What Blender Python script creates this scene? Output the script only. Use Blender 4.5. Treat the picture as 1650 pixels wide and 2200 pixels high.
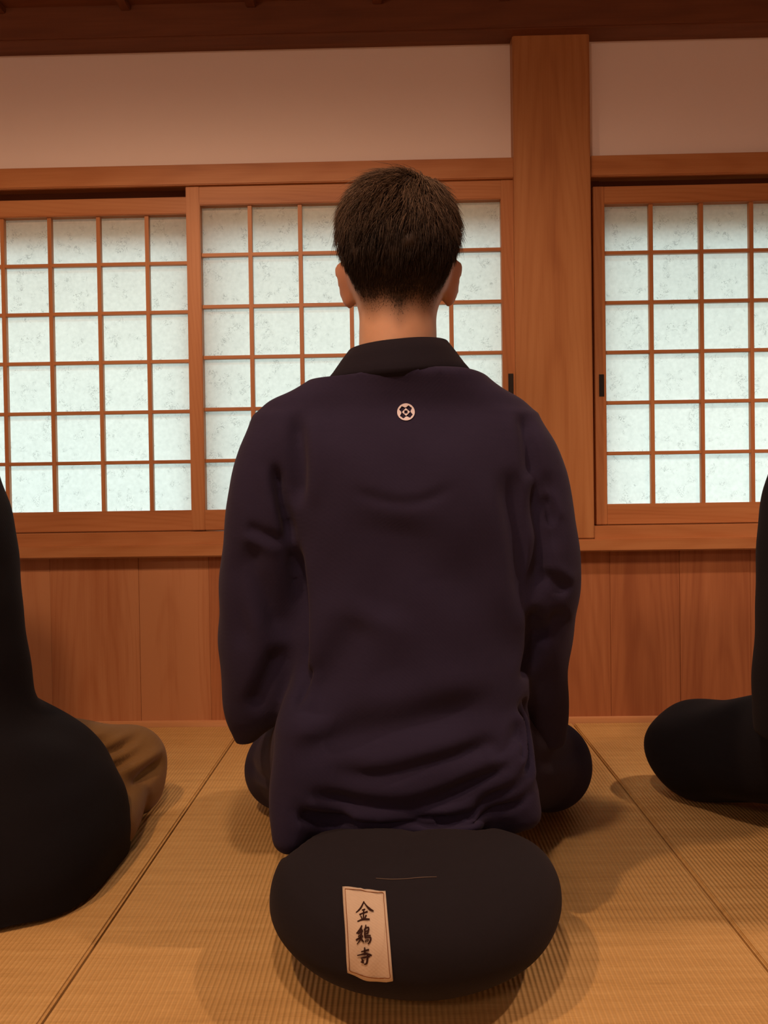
import bpy, bmesh, math, random
import numpy as np
from mathutils import Vector, Matrix
from mathutils.bvhtree import BVHTree

for _o in list(bpy.data.objects):
    bpy.data.objects.remove(_o)
SC = bpy.context.scene
COL = SC.collection
rng = np.random.default_rng(7)
random.seed(7)

# ------------------------------------------------------------------ camera
FPX, CX, CY, CAMH = 1650.0, 825.0, 1100.0, 0.57
YAW, PITCH, ROLL = 0.01668, -0.01475, -0.01458


def cam_basis():
    cy, sy = math.cos(YAW), math.sin(YAW)
    f = np.array([-sy * math.cos(PITCH), cy * math.cos(PITCH), math.sin(PITCH)])
    r = np.array([cy, sy, 0.0])
    u = np.cross(r, f)
    r2 = math.cos(ROLL) * r + math.sin(ROLL) * u
    u2 = -math.sin(ROLL) * r + math.cos(ROLL) * u
    return np.stack([r2, u2, -f], 1)


CB = cam_basis()
EYE = np.array([0.0, 0.0, CAMH])


def ray(px, py):
    d = CB @ np.array([(px - CX) / FPX, -(py - CY) / FPX, -1.0])
    return d / np.linalg.norm(d)


def at(px, py, Y):
    d = ray(px, py)
    return EYE + d * (Y / d[1])


cam = bpy.data.cameras.new('camera')
cam.sensor_fit = 'VERTICAL'
cam.sensor_height = 36.0
cam.lens = 36.0 * FPX / 2200.0
cam.clip_start = 0.02
camo = bpy.data.objects.new('camera', cam)
M4 = Matrix.Identity(4)
for i in range(3):
    for j in range(3):
        M4[i][j] = CB[i, j]
M4[0][3], M4[1][3], M4[2][3] = EYE
camo.matrix_world = M4
COL.objects.link(camo)
SC.camera = camo

# ------------------------------------------------------------------ world, lamps, exposure
SC.view_settings.view_transform = 'Standard'
SC.view_settings.look = 'None'
SC.view_settings.gamma = 1.0
SC.view_settings.exposure = 0.0
SC.view_settings.use_curve_mapping = False
W = bpy.data.worlds.new('overcast_sky')
SC.world = W
W.use_nodes = True
bg = W.node_tree.nodes['Background']
bg.inputs[0].default_value = (0.71, 0.95, 0.965, 1)
bg.inputs[1].default_value = 3.1


def lamp(name, loc, power, color, kind='AREA', size=0.09, aim=None, angle=120, blend=0.6):
    L = bpy.data.lights.new(name, kind)
    L.energy = power
    L.color = color
    if kind == 'AREA':
        L.shape = 'DISK'
        L.size = size
        L.spread = math.radians(angle)
    else:
        L.shadow_soft_size = size
    if kind == 'SPOT':
        L.spot_size = math.radians(angle)
        L.spot_blend = blend
    o = bpy.data.objects.new(name, L)
    o.location = loc
    if aim:
        o.rotation_euler = (Vector(aim) - Vector(loc)).to_track_quat('-Z', 'Y').to_euler()
    COL.objects.link(o)
    return o


WARM = (1.0, 0.615, 0.425)
WARM2 = (1.0, 0.56, 0.31)
lamp('ceiling_lamp_left', (-0.72, 0.50, 1.77), 43, WARM2, 'SPOT', size=0.035, angle=174, blend=0.42)
lamp('ceiling_lamp_middle', (-0.12, 0.34, 1.77), 36, WARM, 'SPOT', size=0.05, angle=174, blend=0.42)
lamp('ceiling_lamp_right', (1.35, 1.08, 1.77), 54, WARM, 'SPOT', size=0.03, angle=116, blend=0.5)
lamp('fill_light_rear', (-0.75, -1.1, 1.50), 23, WARM, 'POINT', size=0.14)  # added fill light behind the camera, lifts the upper plaster


# ------------------------------------------------------------------ helpers
def prop(o, label=None, cat=None, group=None, kind=None):
    if label: o['label'] = label
    if cat: o['category'] = cat
    if group: o['group'] = group
    if kind: o['kind'] = kind
    return o


def empty(name, loc):
    o = bpy.data.objects.new(name, None)
    o.empty_display_size = 0.1
    o.location = loc
    COL.objects.link(o)
    return o


def link_mesh(name, me, mat=None, parent=None):
    o = bpy.data.objects.new(name, me)
    COL.objects.link(o)
    if mat: me.materials.append(mat)
    if parent:
        base = np.zeros(3)
        p = parent
        while p is not None:
            base += np.array(p.location)
            p = p.parent
        # geometry is written in world space; keep it there under the parent
        o.parent = parent
        n = len(me.vertices)
        co = np.empty(n * 3, np.float32)
        me.vertices.foreach_get('co', co)
        co = (co.reshape(-1, 3) - base).astype(np.float32)
        me.vertices.foreach_set('co', co.ravel())
        me.update()
    return o


def mesh_np(name, V, Fq, smooth=True):
    me = bpy.data.meshes.new(name)
    V = np.asarray(V, np.float32)
    if isinstance(Fq, np.ndarray):
        k = Fq.shape[1]
        nf = len(Fq)
        me.vertices.add(len(V))
        me.vertices.foreach_set('co', V.ravel())
        me.loops.add(nf * k)
        me.loops.foreach_set('vertex_index', Fq.astype(np.int32).ravel())
        me.polygons.add(nf)
        me.polygons.foreach_set('loop_start', np.arange(0, nf * k, k, dtype=np.int32))
        me.update(calc_edges=True)
    else:
        me.from_pydata([tuple(v) for v in V], [], Fq)
    me.validate()
    if smooth:
        me.polygons.foreach_set('use_smooth', np.ones(len(me.polygons), bool))
    me.update()
    return me


class Boxes:
    """collects boxes (grain axis per box) into one mesh with metre UVs along the grain"""
    def __init__(self):
        self.bm = bmesh.new()
        self.uv = self.bm.loops.layers.uv.new('grain')
        self.tone = self.bm.faces.layers.float.new('tone')

    def add(self, x0, x1, y0, y1, z0, z1, ax='x', bev=0.0015, tone=None, uc=None):
        b2 = bmesh.new()
        vs = [b2.verts.new((x, y, z)) for x in (x0, x1) for y in (y0, y1) for z in (z0, z1)]
        for f in ((0, 1, 3, 2), (4, 6, 7, 5), (0, 4, 5, 1), (2, 3, 7, 6), (0, 2, 6, 4), (1, 5, 7, 3)):
            b2.faces.new([vs[i] for i in f])
        bmesh.ops.recalc_face_normals(b2, faces=b2.faces)
        if bev > 0:
            bmesh.ops.bevel(b2, geom=list(b2.edges), offset=min(bev, 0.3 * min(x1 - x0, y1 - y0, z1 - z0)), segments=2, affect='EDGES')
        ai = 'xyz'.index(ax)
        ru, rv = random.uniform(-3, 3), random.uniform(-9, 9)
        t = random.random() if tone is None else tone
        c = ((x0 + x1) / 2, (y0 + y1) / 2, (z0 + z1) / 2)
        mp = {}
        for f in b2.faces:
            nv = []
            for v in f.verts:
                if v not in mp:
                    mp[v] = self.bm.verts.new(v.co)
                nv.append(mp[v])
            nf = self.bm.faces.new(nv)
            nf[self.tone] = t
            n = f.normal
            ni = max(range(3), key=lambda i: abs(n[i]))
            oth = [i for i in range(3) if i != ai and i != ni]
            oi = oth[0]
            for l in nf.loops:
                uu = l.vert.co[oi] - c[oi] + (uc if uc is not None else random.Random(int(t * 1e6)).uniform(-.04, .04))
                l[self.uv].uv = (uu, l.vert.co[ai] + rv)
        b2.free()
        return self

    def build(self, name, mat, parent=None):
        me = bpy.data.meshes.new(name)
        self.bm.to_mesh(me)
        self.bm.free()
        return link_mesh(name, me, mat, parent)


# ------------------------------------------------------------------ node helpers
class NT:
    def __init__(self, name):
        self.m = bpy.data.materials.new(name)
        self.m.use_nodes = True
        self.t = self.m.node_tree
        self.b = self.t.nodes['Principled BSDF']
        self.out = self.t.nodes['Material Output']

    def n(self, typ, **kw):
        nd = self.t.nodes.new(typ)
        for k, v in kw.items():
            setattr(nd, k, v)
        return nd

    def l(self, a, b):
        self.t.links.new(a, b)

    def val(self, x, sock):
        if isinstance(x, (int, float)):
            sock.default_value = x
        elif isinstance(x, tuple):
            sock.default_value = x if len(x) == 4 or sock.type == 'VECTOR' else (*x, 1)
        else:
            self.l(x, sock)

    def math(self, op, a, b=0.0, c=None):
        nd = self.n('ShaderNodeMath', operation=op)
        self.val(a, nd.inputs[0])
        self.val(b, nd.inputs[1])
        if c is not None: self.val(c, nd.inputs[2])
        return nd.outputs[0]

    def noise(self, vec, scale, detail=3, rough=.55, dist=0.0):
        nd = self.n('ShaderNodeTexNoise')
        self.l(vec, nd.inputs['Vector'])
        nd.inputs['Scale'].default_value = scale
        nd.inputs['Detail'].default_value = detail
        nd.inputs['Roughness'].default_value = rough
        nd.inputs['Distortion'].default_value = dist
        return nd.outputs['Fac']

    def ramp(self, fac, stops):
        nd = self.n('ShaderNodeValToRGB')
        e = nd.color_ramp.elements
        while len(e) < len(stops): e.new(0.5)
        for k, (p, c) in enumerate(stops):
            e[k].position = p
            e[k].color = c if isinstance(c, tuple) and len(c) == 4 else ((*c, 1) if isinstance(c, tuple) else (c, c, c, 1))
        self.l(fac, nd.inputs[0])
        return nd.outputs[0]

    def mix(self, fac, a, b, typ='MIX'):
        nd = self.n('ShaderNodeMix', data_type='RGBA', blend_type=typ)
        self.val(fac, nd.inputs[0])
        self.val(a, nd.inputs[6])
        self.val(b, nd.inputs[7])
        return nd.outputs[2]

    def comb(self, x, y, z=0.0):
        nd = self.n('ShaderNodeCombineXYZ')
        self.val(x, nd.inputs[0]); self.val(y, nd.inputs[1]); self.val(z, nd.inputs[2])
        return nd.outputs[0]

    def sep(self, v):
        nd = self.n('ShaderNodeSeparateXYZ')
        self.l(v, nd.inputs[0])
        return nd.outputs

    def bump(self, h, strength, dist=0.002):
        nd = self.n('ShaderNodeBump')
        nd.inputs['Strength'].default_value = strength
        nd.inputs['Distance'].default_value = dist
        self.l(h, nd.inputs['Height'])
        self.l(nd.outputs[0], self.b.inputs['Normal'])

    def obj(self):
        return self.n('ShaderNodeTexCoord').outputs['Object']

    def attr(self, name):
        return self.n('ShaderNodeAttribute', attribute_name=name)

    def set(self, **kw):
        for k, v in kw.items():
            self.val(v, self.b.inputs[k.replace('_', ' ')])
        return self.m


def wood(name, light, mid, dark, rough=0.5, arch=7.0, varied=0.5, ring=0.55):
    t = NT(name)
    uv = t.n('ShaderNodeUVMap', uv_map='grain').outputs[0]
    s = t.sep(uv)
    u, v = s[0], s[1]
    tone = t.attr('tone').outputs['Fac']
    vec = t.comb(t.math('MULTIPLY', u, 9.0), t.math('MULTIPLY', v, 1.4), t.math('MULTIPLY', tone, 17.0))
    warp = t.noise(vec, 1.0, 2, .5)
    uw = t.math('ADD', u, t.math('MULTIPLY', t.math('SUBTRACT', warp, .5), .05))
    # parabola contours give the arched flat-sawn figure
    q = t.math('ADD', t.math('MULTIPLY', t.math('MULTIPLY', uw, uw), 420.0), t.math('MULTIPLY', v, arch))
    q = t.math('ADD', q, t.math('MULTIPLY', warp, 2.6))
    wv = t.math('ADD', t.math('MULTIPLY', t.math('SINE', t.math('MULTIPLY', q, 6.2832)), .5), .5)
    wv = t.math('POWER', wv, 2.2)
    broad = t.noise(t.comb(t.math('MULTIPLY', u, 22.0), t.math('MULTIPLY', v, 1.1), t.math('MULTIPLY', tone, 31.0)), 1.0, 3, .55)
    fine = t.noise(t.comb(t.math('MULTIPLY', u, 420.0), t.math('MULTIPLY', v, 9.0), 3.3), 1.0, 3, .6)
    f = t.math('ADD', t.math('MULTIPLY', broad, .75), t.math('MULTIPLY', wv, .16 * ring))
    f = t.math('ADD', f, t.math('MULTIPLY', t.math('SUBTRACT', fine, .5), .22))
    f = t.math('ADD', f, t.math('MULTIPLY', t.math('SUBTRACT', tone, .5), varied * .55))
    c = t.ramp(f, [(.22, light), (.47, mid), (.72, dark)])
    t.bump(fine, .12, .0006)
    return t.set(Base_Color=c, Roughness=rough, Specular_IOR_Level=.35)


M = {}
M['cedar'] = wood('cedar_wood', (.49, .235, .098), (.41, .172, .064), (.29, .105, .037), .42, 5.0, .25, .5)
M['pillar'] = wood('pillar_cedar', (.48, .24, .098), (.41, .185, .069), (.29, .108, .039), .45, 3.5, .0, .5)
M['board'] = wood('wainscot_board', (.51, .25, .122), (.42, .175, .076), (.31, .115, .05), .5, 4.0, 1.7, .5)
M['strip'] = wood('brightened_cedar_wood', (.66, .38, .19), (.60, .32, .15), (.50, .25, .11), .5, 4.0, .2, .4)  # cedar made paler: lamplight on the baseboard's top painted into the colour
M['beam'] = wood('aged_beam_wood', (.21, .082, .038), (.16, .058, .026), (.11, .038, .018), .6, 4.0, .4, .5)


def plaster():
    t = NT('clay_plaster')
    o = t.obj()
    n1 = t.noise(o, 260, 4, .6)
    n2 = t.noise(o, 9, 3, .5)
    c = t.mix(t.math('MULTIPLY', n2, .35), (.86, .78, .75), (.80, .72, .68))
    t.bump(n1, .25, .0008)
    return t.set(Base_Color=c, Roughness=.93, Specular_IOR_Level=.1)


M['plaster'] = plaster()


def paper():
    t = NT('washi_paper')
    o = t.obj()
    s = t.sep(o)
    # curled plant fibres scattered in the sheet
    n1 = t.noise(o, 62, 2, .5, 2.2)
    thin = t.math('SUBTRACT', 1.0, t.math('MULTIPLY', t.math('ABSOLUTE', t.math('SUBTRACT', n1, .5)), 26.0))
    thin = t.math('MAXIMUM', thin, 0.0)
    msk = t.ramp(t.noise(o, 34, 2, .5), [(.53, 0.0), (.63, 1.0)])
    fib = t.math('MULTIPLY', thin, msk)
    blot = t.noise(o, 95, 3, .6)
    soft = t.noise(o, 14, 2, .5)
    seam = t.attr('seam').outputs['Fac']
    k = t.math('SUBTRACT', 1.0, t.math('MULTIPLY', fib, .42))
    k = t.math('MULTIPLY', k, t.math('ADD', .85, t.math('MULTIPLY', blot, .26)))
    k = t.math('MULTIPLY', k, t.math('ADD', .95, t.math('MULTIPLY', soft, .10)))
    col = t.mix(1.0, (.97, .97, .94), t.comb(k, k, k), 'MULTIPLY')
    tr = t.n('ShaderNodeBsdfTranslucent')
    t.l(col, tr.inputs[0])
    df = t.n('ShaderNodeBsdfDiffuse')
    t.val(t.mix(1.0, (.62, .62, .58), t.comb(k, k, k), 'MULTIPLY'), df.inputs[0])
    mx = t.n('ShaderNodeMixShader')
    t.l(t.math('SUBTRACT', .42, t.math('MULTIPLY', seam, -.12)), mx.inputs[0])
    t.l(tr.outputs[0], mx.inputs[1])
    t.l(df.outputs[0], mx.inputs[2])
    t.l(mx.outputs[0], t.out.inputs[0])
    return t.m


M['paper'] = paper()


def tatami():
    t = NT('tatami_rush')
    s = t.sep(t.obj())
    x, y = s[0], s[1]
    wob = t.math('MULTIPLY', t.math('SUBTRACT', t.noise(t.comb(t.math('MULTIPLY', x, 30.0), t.math('MULTIPLY', y, 6.0)), 1.0, 2), .5), .0024)
    rib = t.math('SINE', t.math('MULTIPLY', t.math('ADD', x, wob), 6.2832 / .0065))
    rib = t.math('ADD', t.math('MULTIPLY', rib, .5), .5)
    strawv = t.comb(t.math('MULTIPLY', x, 28.0), t.math('MULTIPLY', y, 620.0), 1.0)
    straw = t.noise(strawv, 1.0, 3, .6)
    band = t.noise(t.comb(t.math('MULTIPLY', x, 3.0), t.math('MULTIPLY', y, 75.0), 4.0), 1.0, 3, .65)
    patch = t.noise(t.obj(), 5, 3, .6)
    f = t.math('ADD', t.math('MULTIPLY', straw, .42), t.math('MULTIPLY', band, .45))
    f = t.math('ADD', f, t.math('MULTIPLY', patch, .18))
    c = t.ramp(f, [(.34, (.48, .30, .105)), (.52, (.62, .40, .15)), (.72, (.74, .51, .21))])
    c = t.mix(t.math('MULTIPLY', t.math('SUBTRACT', 1.0, rib), .22), c, (.30, .18, .06))
    h = t.math('ADD', t.math('MULTIPLY', rib, 1.2), t.math('MULTIPLY', straw, .45))
    t.bump(h, .8, .0012)
    return t.set(Base_Color=c, Roughness=.62, Specular_IOR_Level=.3)


M['tatami'] = tatami()


def cloth(name, col, col2, scale=900, rough=.92, sheen=.05, bump=.25):
    t = NT(name)
    o = t.obj()
    s = t.sep(o)
    wx = t.math('SINE', t.math('MULTIPLY', t.math('ADD', s[0], s[1]), scale))
    wz = t.math('SINE', t.math('MULTIPLY', s[2], scale))
    w = t.math('MULTIPLY', wx, wz)
    n = t.noise(o, 130, 4, .6)
    slub = t.noise(t.comb(t.math('MULTIPLY', s[0], 25.0), t.math('MULTIPLY', s[1], 25.0), t.math('MULTIPLY', s[2], 480.0)), 1.0, 2)
    c = t.mix(t.math('ADD', t.math('MULTIPLY', n, .5), t.math('MULTIPLY', slub, .5)), col, col2)
    t.bump(t.math('ADD', t.math('MULTIPLY', w, .35), n), bump, .0005)
    return t.set(Base_Color=c, Roughness=rough, Specular_IOR_Level=.12, Sheen_Weight=sheen, Sheen_Roughness=.5, Sheen_Tint=(.9, .75, .75))


M['navy'] = cloth('dark_navy_cotton', (.0180, .0160, .041), (.0250, .0215, .052))
M['collar'] = cloth('black_collar_cotton', (.0085, .0078, .014), (.0115, .0105, .018), sheen=.03)
M['black'] = cloth('black_cotton', (.0125, .0115, .0155), (.0165, .0150, .020), sheen=.03)
M['coat'] = cloth('black_wool', (.0065, .0065, .0095), (.0095, .0095, .013), sheen=.02)
M['olive'] = cloth('olive_brown_twill', (.155, .085, .028), (.20, .115, .04), 1100, .85, .15)
M['tag'] = cloth('cream_cotton_tape', (.52, .44, .34), (.60, .51, .40), 1500, .9, .1, .3)


def flat(name, c, rough=.7, spec=.3):
    t = NT(name)
    n = t.noise(t.obj(), 300, 3)
    cc = t.mix(t.math('MULTIPLY', n, .3), c, tuple(x * .8 for x in c))
    return t.set(Base_Color=cc, Roughness=rough, Specular_IOR_Level=spec)


M['ink'] = flat('brown_black_ink', (.035, .015, .012), .8, .1)
M['stitch'] = flat('brown_thread', (.22, .09, .03), .8, .1)
M['white'] = flat('white_print', (.70, .70, .80), .7, .15)
M['pull'] = flat('dark_bronze', (.012, .009, .008), .45, .4)
M['hole'] = flat('dark_gap', (.05, .028, .014), .9, .05)
M['lint'] = flat('pale_lint', (.16, .13, .11), .9, .05)
M['earth'] = flat('garden_earth', (.25, .24, .18), .95, .05)


def skin():
    t = NT('skin')
    o = t.obj()
    hm = t.attr('stubble').outputs['Fac']
    n = t.noise(o, 60, 4, .6)
    n2 = t.noise(o, 900, 2, .6)
    c = t.mix(n, (.43, .26, .17), (.49, .305, .205))
    c = t.mix(t.math('MULTIPLY', t.attr('lip').outputs['Fac'], .6), c, (.38, .13, .10))
    c = t.mix(t.attr('brow').outputs['Fac'], c, (.035, .02, .013))
    f = t.math('MULTIPLY', hm, t.math('ADD', .75, t.math('MULTIPLY', n2, .5)))
    f = t.math('MINIMUM', f, 1.0)
    c = t.mix(f, c, (.030, .017, .011))
    t.bump(n2, .15, .0004)
    m = t.set(Base_Color=c, Roughness=.55, Specular_IOR_Level=.35)
    t.b.inputs['Subsurface Weight'].default_value = .25
    t.b.inputs['Subsurface Radius'].default_value = (.012, .004, .002)
    t.b.inputs['Subsurface Scale'].default_value = 1.0
    return m


M['skin'] = skin()


def hairmat():
    t = NT('dark_brown_hair')
    r = t.attr('lit_tone').outputs['Fac']
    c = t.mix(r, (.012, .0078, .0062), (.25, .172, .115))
    return t.set(Base_Color=c, Roughness=.6, Specular_IOR_Level=.2)


M['hair'] = hairmat()

# ------------------------------------------------------------------ the room
WY = 1.961


def P(x, z, Y):
    """a point measured on the wall plane, carried to its own depth Y"""
    k = Y / WY
    return x * k, CAMH + (z - CAMH) * k


RX0, RX1, RY0 = -2.3, 2.3, -2.2
CEIL = 1.80
# floor slab and mats
b = Boxes(); b.add(RX0, RX1, RY0, WY + .06, -.16, -.055, 'x', 0)
for xa, xb_ in ((RX0, -1.2425), (1.2795, RX1)):
    for k in range(8):
        w_ = (xb_ - xa) / 8
        b.add(xa + k * w_ + .0005, xa + (k + 1) * w_ - .0005, RY0, 1.9445, -.0565, 0, 'y', .001)
fl = b.build('floor', M['hole'])
fl.data.materials.append(M['cedar'])
for p_ in fl.data.polygons:
    if p_.center.z > -.0565: p_.material_index = 1
prop(fl, kind='structure')


def mat_obj(x0, x1, y0, y1, label):
    bm = bmesh.new()
    vs = [bm.verts.new((x, y, z)) for x in (x0, x1) for y in (y0, y1) for z in (-.055, 0)]
    for f in ((0, 1, 3, 2), (4, 6, 7, 5), (0, 4, 5, 1), (2, 3, 7, 6), (0, 2, 6, 4), (1, 5, 7, 3)):
        bm.faces.new([vs[i] for i in f])
    bmesh.ops.recalc_face_normals(bm, faces=bm.faces)
    bmesh.ops.bevel(bm, geom=list(bm.edges), offset=.003, segments=3, affect='EDGES')
    me = bpy.data.meshes.new('tatami_mat')
    bm.to_mesh(me); bm.free()
    for p_ in me.polygons: p_.use_smooth = False
    o = link_mesh('tatami_mat', me, M['tatami'])
    prop(o, label, 'tatami mat', 'tatami mats side by side on the floor')
    return o


G = .0016
MX = (-1.24, -.4005, .4385, 1.277)
MY1 = 1.9445
mat_obj(MX[1] + G, MX[2] - G, -2.15, MY1, 'middle straw tatami mat, under the round cushion with the cloth tag')
mat_obj(MX[0] + G, MX[1] - G, -2.15, MY1, 'straw tatami mat on the left, under the olive brown trousers')
mat_obj(MX[2] + G, MX[3] - G, -2.15, MY1, 'straw tatami mat on the right, under the rounded black knee')

# wall panels
U = Boxes()
for x0, x1 in ((-2.3, .33), (.47, 2.3)):
    U.add(x0, x1, 1.972, 2.03, 1.40, CEIL + .1, 'x', 0)
prop(U.build('wall_back', M['plaster']), kind='structure')
# wainscot boards under the sill
bd = Boxes()
seams = [-2.3, -2.02, -1.74, -1.50, -1.30, -1.09, -.894, -.665, -.484, -.27, -.05, .17, .36, .539, .715, .893, 1.10, 1.32, 1.53, 1.78, 2.05, 2.3]
tones = [.5, .2, .7, .4, .6, .3, .42, .30, .78, .45, .35, .6, .7, .72, .68, .60, .3, .5, .7, .4, .6]
for k in range(len(seams) - 1):
    bd.add(seams[k] + .0002, seams[k + 1] - .0002, 1.958 + .0008 * (k % 2), 1.985, -.02, .47, 'z', .0008, tones[k], [0, .02, -.02][k % 3] if k != 6 else 0.012)
prop(bd.build('wall_back_wainscot', M['board']), kind='structure')
b = Boxes(); b.add(RX0, RX1, 1.985, 2.05, -.1, .48, 'x', 0)
prop(b.build('wall_back_core', M['hole']), kind='structure')

# horizontal and vertical timbers
_n = [0]


def trim(boxes, mat='cedar'):
    _n[0] += 1
    return prop(boxes.build('trim_%d' % _n[0], M[mat]), kind='structure')


Yp = 1.930
xl, zt = P(.3085, 1.754, Yp); xr, zb = P(.502, .4655, Yp)
trim(Boxes().add(xl, xr, Yp, 2.06, zb, zt + .02, 'z', .0025, .5, .006), 'pillar')
# cornice beams
_, z0 = P(0, 1.7325, 1.948); _, z1 = P(0, 1.756, 1.90)
trim(Boxes().add(RX0, RX1, 1.948, 2.03, z0, CEIL, 'x', .002, .5), 'beam')
trim(Boxes().add(RX0, RX1, 1.90, 1.947, z1, CEIL + .02, 'x', .003, .7), 'beam')
# lintels (upper tracks)
Yl = 1.943
_, za = P(0, 1.434, Yl); _, zb2 = P(0, 1.382, Yl)
b = Boxes(); b.add(RX0, P(.3085, 0, Yl)[0], Yl, 1.955, zb2, za, 'x', .002, .62)
b.add(RX0, .30, 1.955, 2.03, 1.388, za - .002, 'x', .001, .62)
trim(b)
b = Boxes(); b.add(P(.502, 0, Yl)[0], RX1, Yl, 1.955, zb2, za, 'x', .002, .3)
b.add(.495, RX1, 1.955, 2.03, 1.388, za - .002, 'x', .001, .3)
trim(b)
# sill: upper track piece between the posts and the nosing in front
Ys = 1.918
_, zn1 = P(0, .4640, Ys); _, zn0 = P(0, .4325, Ys)
trim(Boxes().add(RX0, RX1, Ys, 1.975, zn0, zn1, 'x', .003, .35))
Yu = 1.938
_, zu1 = P(0, .4975, Yu)
b = Boxes(); b.add(RX0, xl, Yu, 2.05, zn1 - .004, zu1, 'x', .002, .45)
trim(b)
b = Boxes(); b.add(xr, RX1, Yu, 2.05, zn1 - .004, zu1, 'x', .002, .3)
trim(b)
b = Boxes(); b.add(.485, .535, 2.008, 2.05, .47, 1.40, 'z', .001, .8); b.add(-.53, -.48, 2.012, 2.05, .47, 1.40, 'z', .001, .8)
b.add(RX0, -.50, 2.0115, 2.03, 1.33, 1.40, 'x', .001, .8); b.add(.50, RX1, 2.0115, 2.03, 1.33, 1.40, 'x', .001, .8); b.add(RX0, RX1, 2.0125, 2.035, .48, .512, 'x', .001, .8)
trim(b, 'beam')  # dark backing added to stop daylight in the gaps, standing for their shadow
# baseboard strip
b = Boxes(); b.add(RX0, RX1, 1.9455, 1.975, -.05, .0125, 'x', .0015, .15)
prop(b.build('baseboard_back', M['strip']), kind='structure')

# ceiling boards, other walls
cb = Boxes()
ny = 16
yy = np.linspace(RY0, 1.98, ny + 1)
for k in range(ny):
    cb.add(RX0, RX1, yy[k] + .001, yy[k + 1] - .001, CEIL, CEIL + .02, 'x', .002)
for xx in np.arange(-2.2, 2.3, .31):
    cb.add(xx - .012, xx + .012, RY0, 1.90, CEIL - .014, CEIL, 'y', .002)
prop(cb.build('ceiling', M['beam']), kind='structure')
for nm, bx in (('wall_left', (RX0 - .06, RX0, RY0, 2.05)), ('wall_right', (RX1, RX1 + .06, RY0, 2.05)), ('wall_front', (RX0, RX1, RY0 - .06, RY0))):
    b = Boxes(); b.add(bx[0], bx[1], bx[2], bx[3], -.1, CEIL + .1, 'x', 0)
    prop(b.build(nm, M['plaster']), kind='structure')

# outside, unseen: eave and board added to dim the top paper row; yard earth
b = Boxes(); b.add(RX0, RX1, 2.13, 2.9, 1.34, 1.37, 'x', 0); b.add(RX0, RX1, 2.10, 2.13, 1.235, 1.50, 'x', 0)
trim(b, 'strip')
b = Boxes(); b.add(-4, 4, 2.1, 6, -.6, -.5, 'x', 0)
prop(b.build('floor_yard', M['earth']), kind='structure')


def shoji(n, x0, x1, face, xm, zm, top, bot, gtop, gbot, stile_l, stile_r, pulls=()):
    """x0..x1 outer edges, xm/zm muntin centres, all measured on the wall plane"""
    k = face / WY
    px = lambda x: x * k
    pz = lambda z: CAMH + (z - CAMH) * k
    e = empty('window_%d' % n, (px((x0 + x1) / 2), face + .014, pz(bot)))
    prop(e, kind='structure')
    th = .027
    for a, c in ((x0, x0 + stile_l), (x1 - stile_r, x1)):
        Boxes().add(px(a), px(c), face, face + th, pz(bot), pz(top), 'z', .0018, .25 + .3 * random.random(), .1).build('stile', M['cedar'], e)
    for a, c in ((gtop, top), (bot, gbot)):
        Boxes().add(px(x0 + stile_l) - .002, px(x1 - stile_r) + .002, face + .001, face + th - .002, pz(a), pz(c), 'x', .0018, .45 + .3 * random.random(), .1).build('rail', M['cedar'], e)
    gx0, gx1 = px(x0 + stile_l), px(x1 - stile_r)
    gz0, gz1 = pz(gbot), pz(gtop)
    w = .0052
    for x in xm:
        Boxes().add(px(x) - w, px(x) + w, face + .008, face + th - .006, gz0 - .003, gz1 + .003, 'z', .0008, .5, .1).build('muntin', M['cedar'], e)
    for z in zm:
        Boxes().add(gx0 - .003, gx1 + .003, face + .0085, face + th - .0065, pz(z) - w * .86, pz(z) + w * .86, 'x', .0008, .5, .1).build('muntin', M['cedar'], e)
    # paper: one sheet per row of cells, the joints doubled just under each bar
    yq = face + th - .005
    rows = sorted([gz0 - .004] + [pz(z) for z in zm] + [gz1 + .004])
    V, Fc, S = [], [], []
    nxs = 24
    for r in range(len(rows) - 1):
        za_, zb_ = rows[r], rows[r + 1]
        h = zb_ - za_
        zs = [za_, za_ + h * .4, zb_ - .0175, zb_ - .0165, zb_]
        for i in range(nxs):
            xa = gx0 - .004 + (gx1 - gx0 + .008) * i / nxs
            xb = gx0 - .004 + (gx1 - gx0 + .008) * (i + 1) / nxs
            for j in range(4):
                q = len(V)
                V += [(xa, yq, zs[j]), (xb, yq, zs[j]), (xb, yq, zs[j + 1]), (xa, yq, zs[j + 1])]
                Fc.append((q, q + 1, q + 2, q + 3)); S.append(1.0 if j == 3 else 0.0)
    me = mesh_np('shoji_paper', V, Fc, False)
    a = me.attributes.new('seam', 'FLOAT', 'FACE')
    a.data.foreach_set('value', np.array(S, np.float32))
    link_mesh('shoji_paper', me, M['paper'], e)
    for (xa, xb, z0_, z1_) in pulls:
        bb = Boxes()
        bb.add(px(xa), px(xb), face - .0012, face + .004, pz(z0_), pz(z1_), 'z', .0006, .5)
        for dx in (px(xa), px(xb) - .0014):
            bb.add(dx, dx + .0014, face - .0022, face + .003, pz(z0_), pz(z1_), 'z', .0004, .5)
        prop(bb.build('finger_pull', M['pull'], e), 'dark metal recessed finger pull')
    return e


shoji(1, -1.166, -.49, 1.983, [-1.005, -.8825, -.756, -.631], [1.187, 1.062, .936, .807, .678], 1.3525, .5005, 1.309, .553, .035, .035)
shoji(2, -.527, .3085, 1.9525, [-.3655, -.237, -.108, .019, .1465], [1.206, 1.074, .944, .811, .679], 1.379, .5005, 1.330, .553, .036, .034, [(.288, .3005, .832, .888)])
shoji(3, .506, 1.17, 1.978, [.6545, .7815, .9075, 1.035], [1.191, 1.065, .939, .811, .682], 1.356, .5005, 1.312, .553, .030, .030, [(.5175, .5295, .826, .882)])
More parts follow.
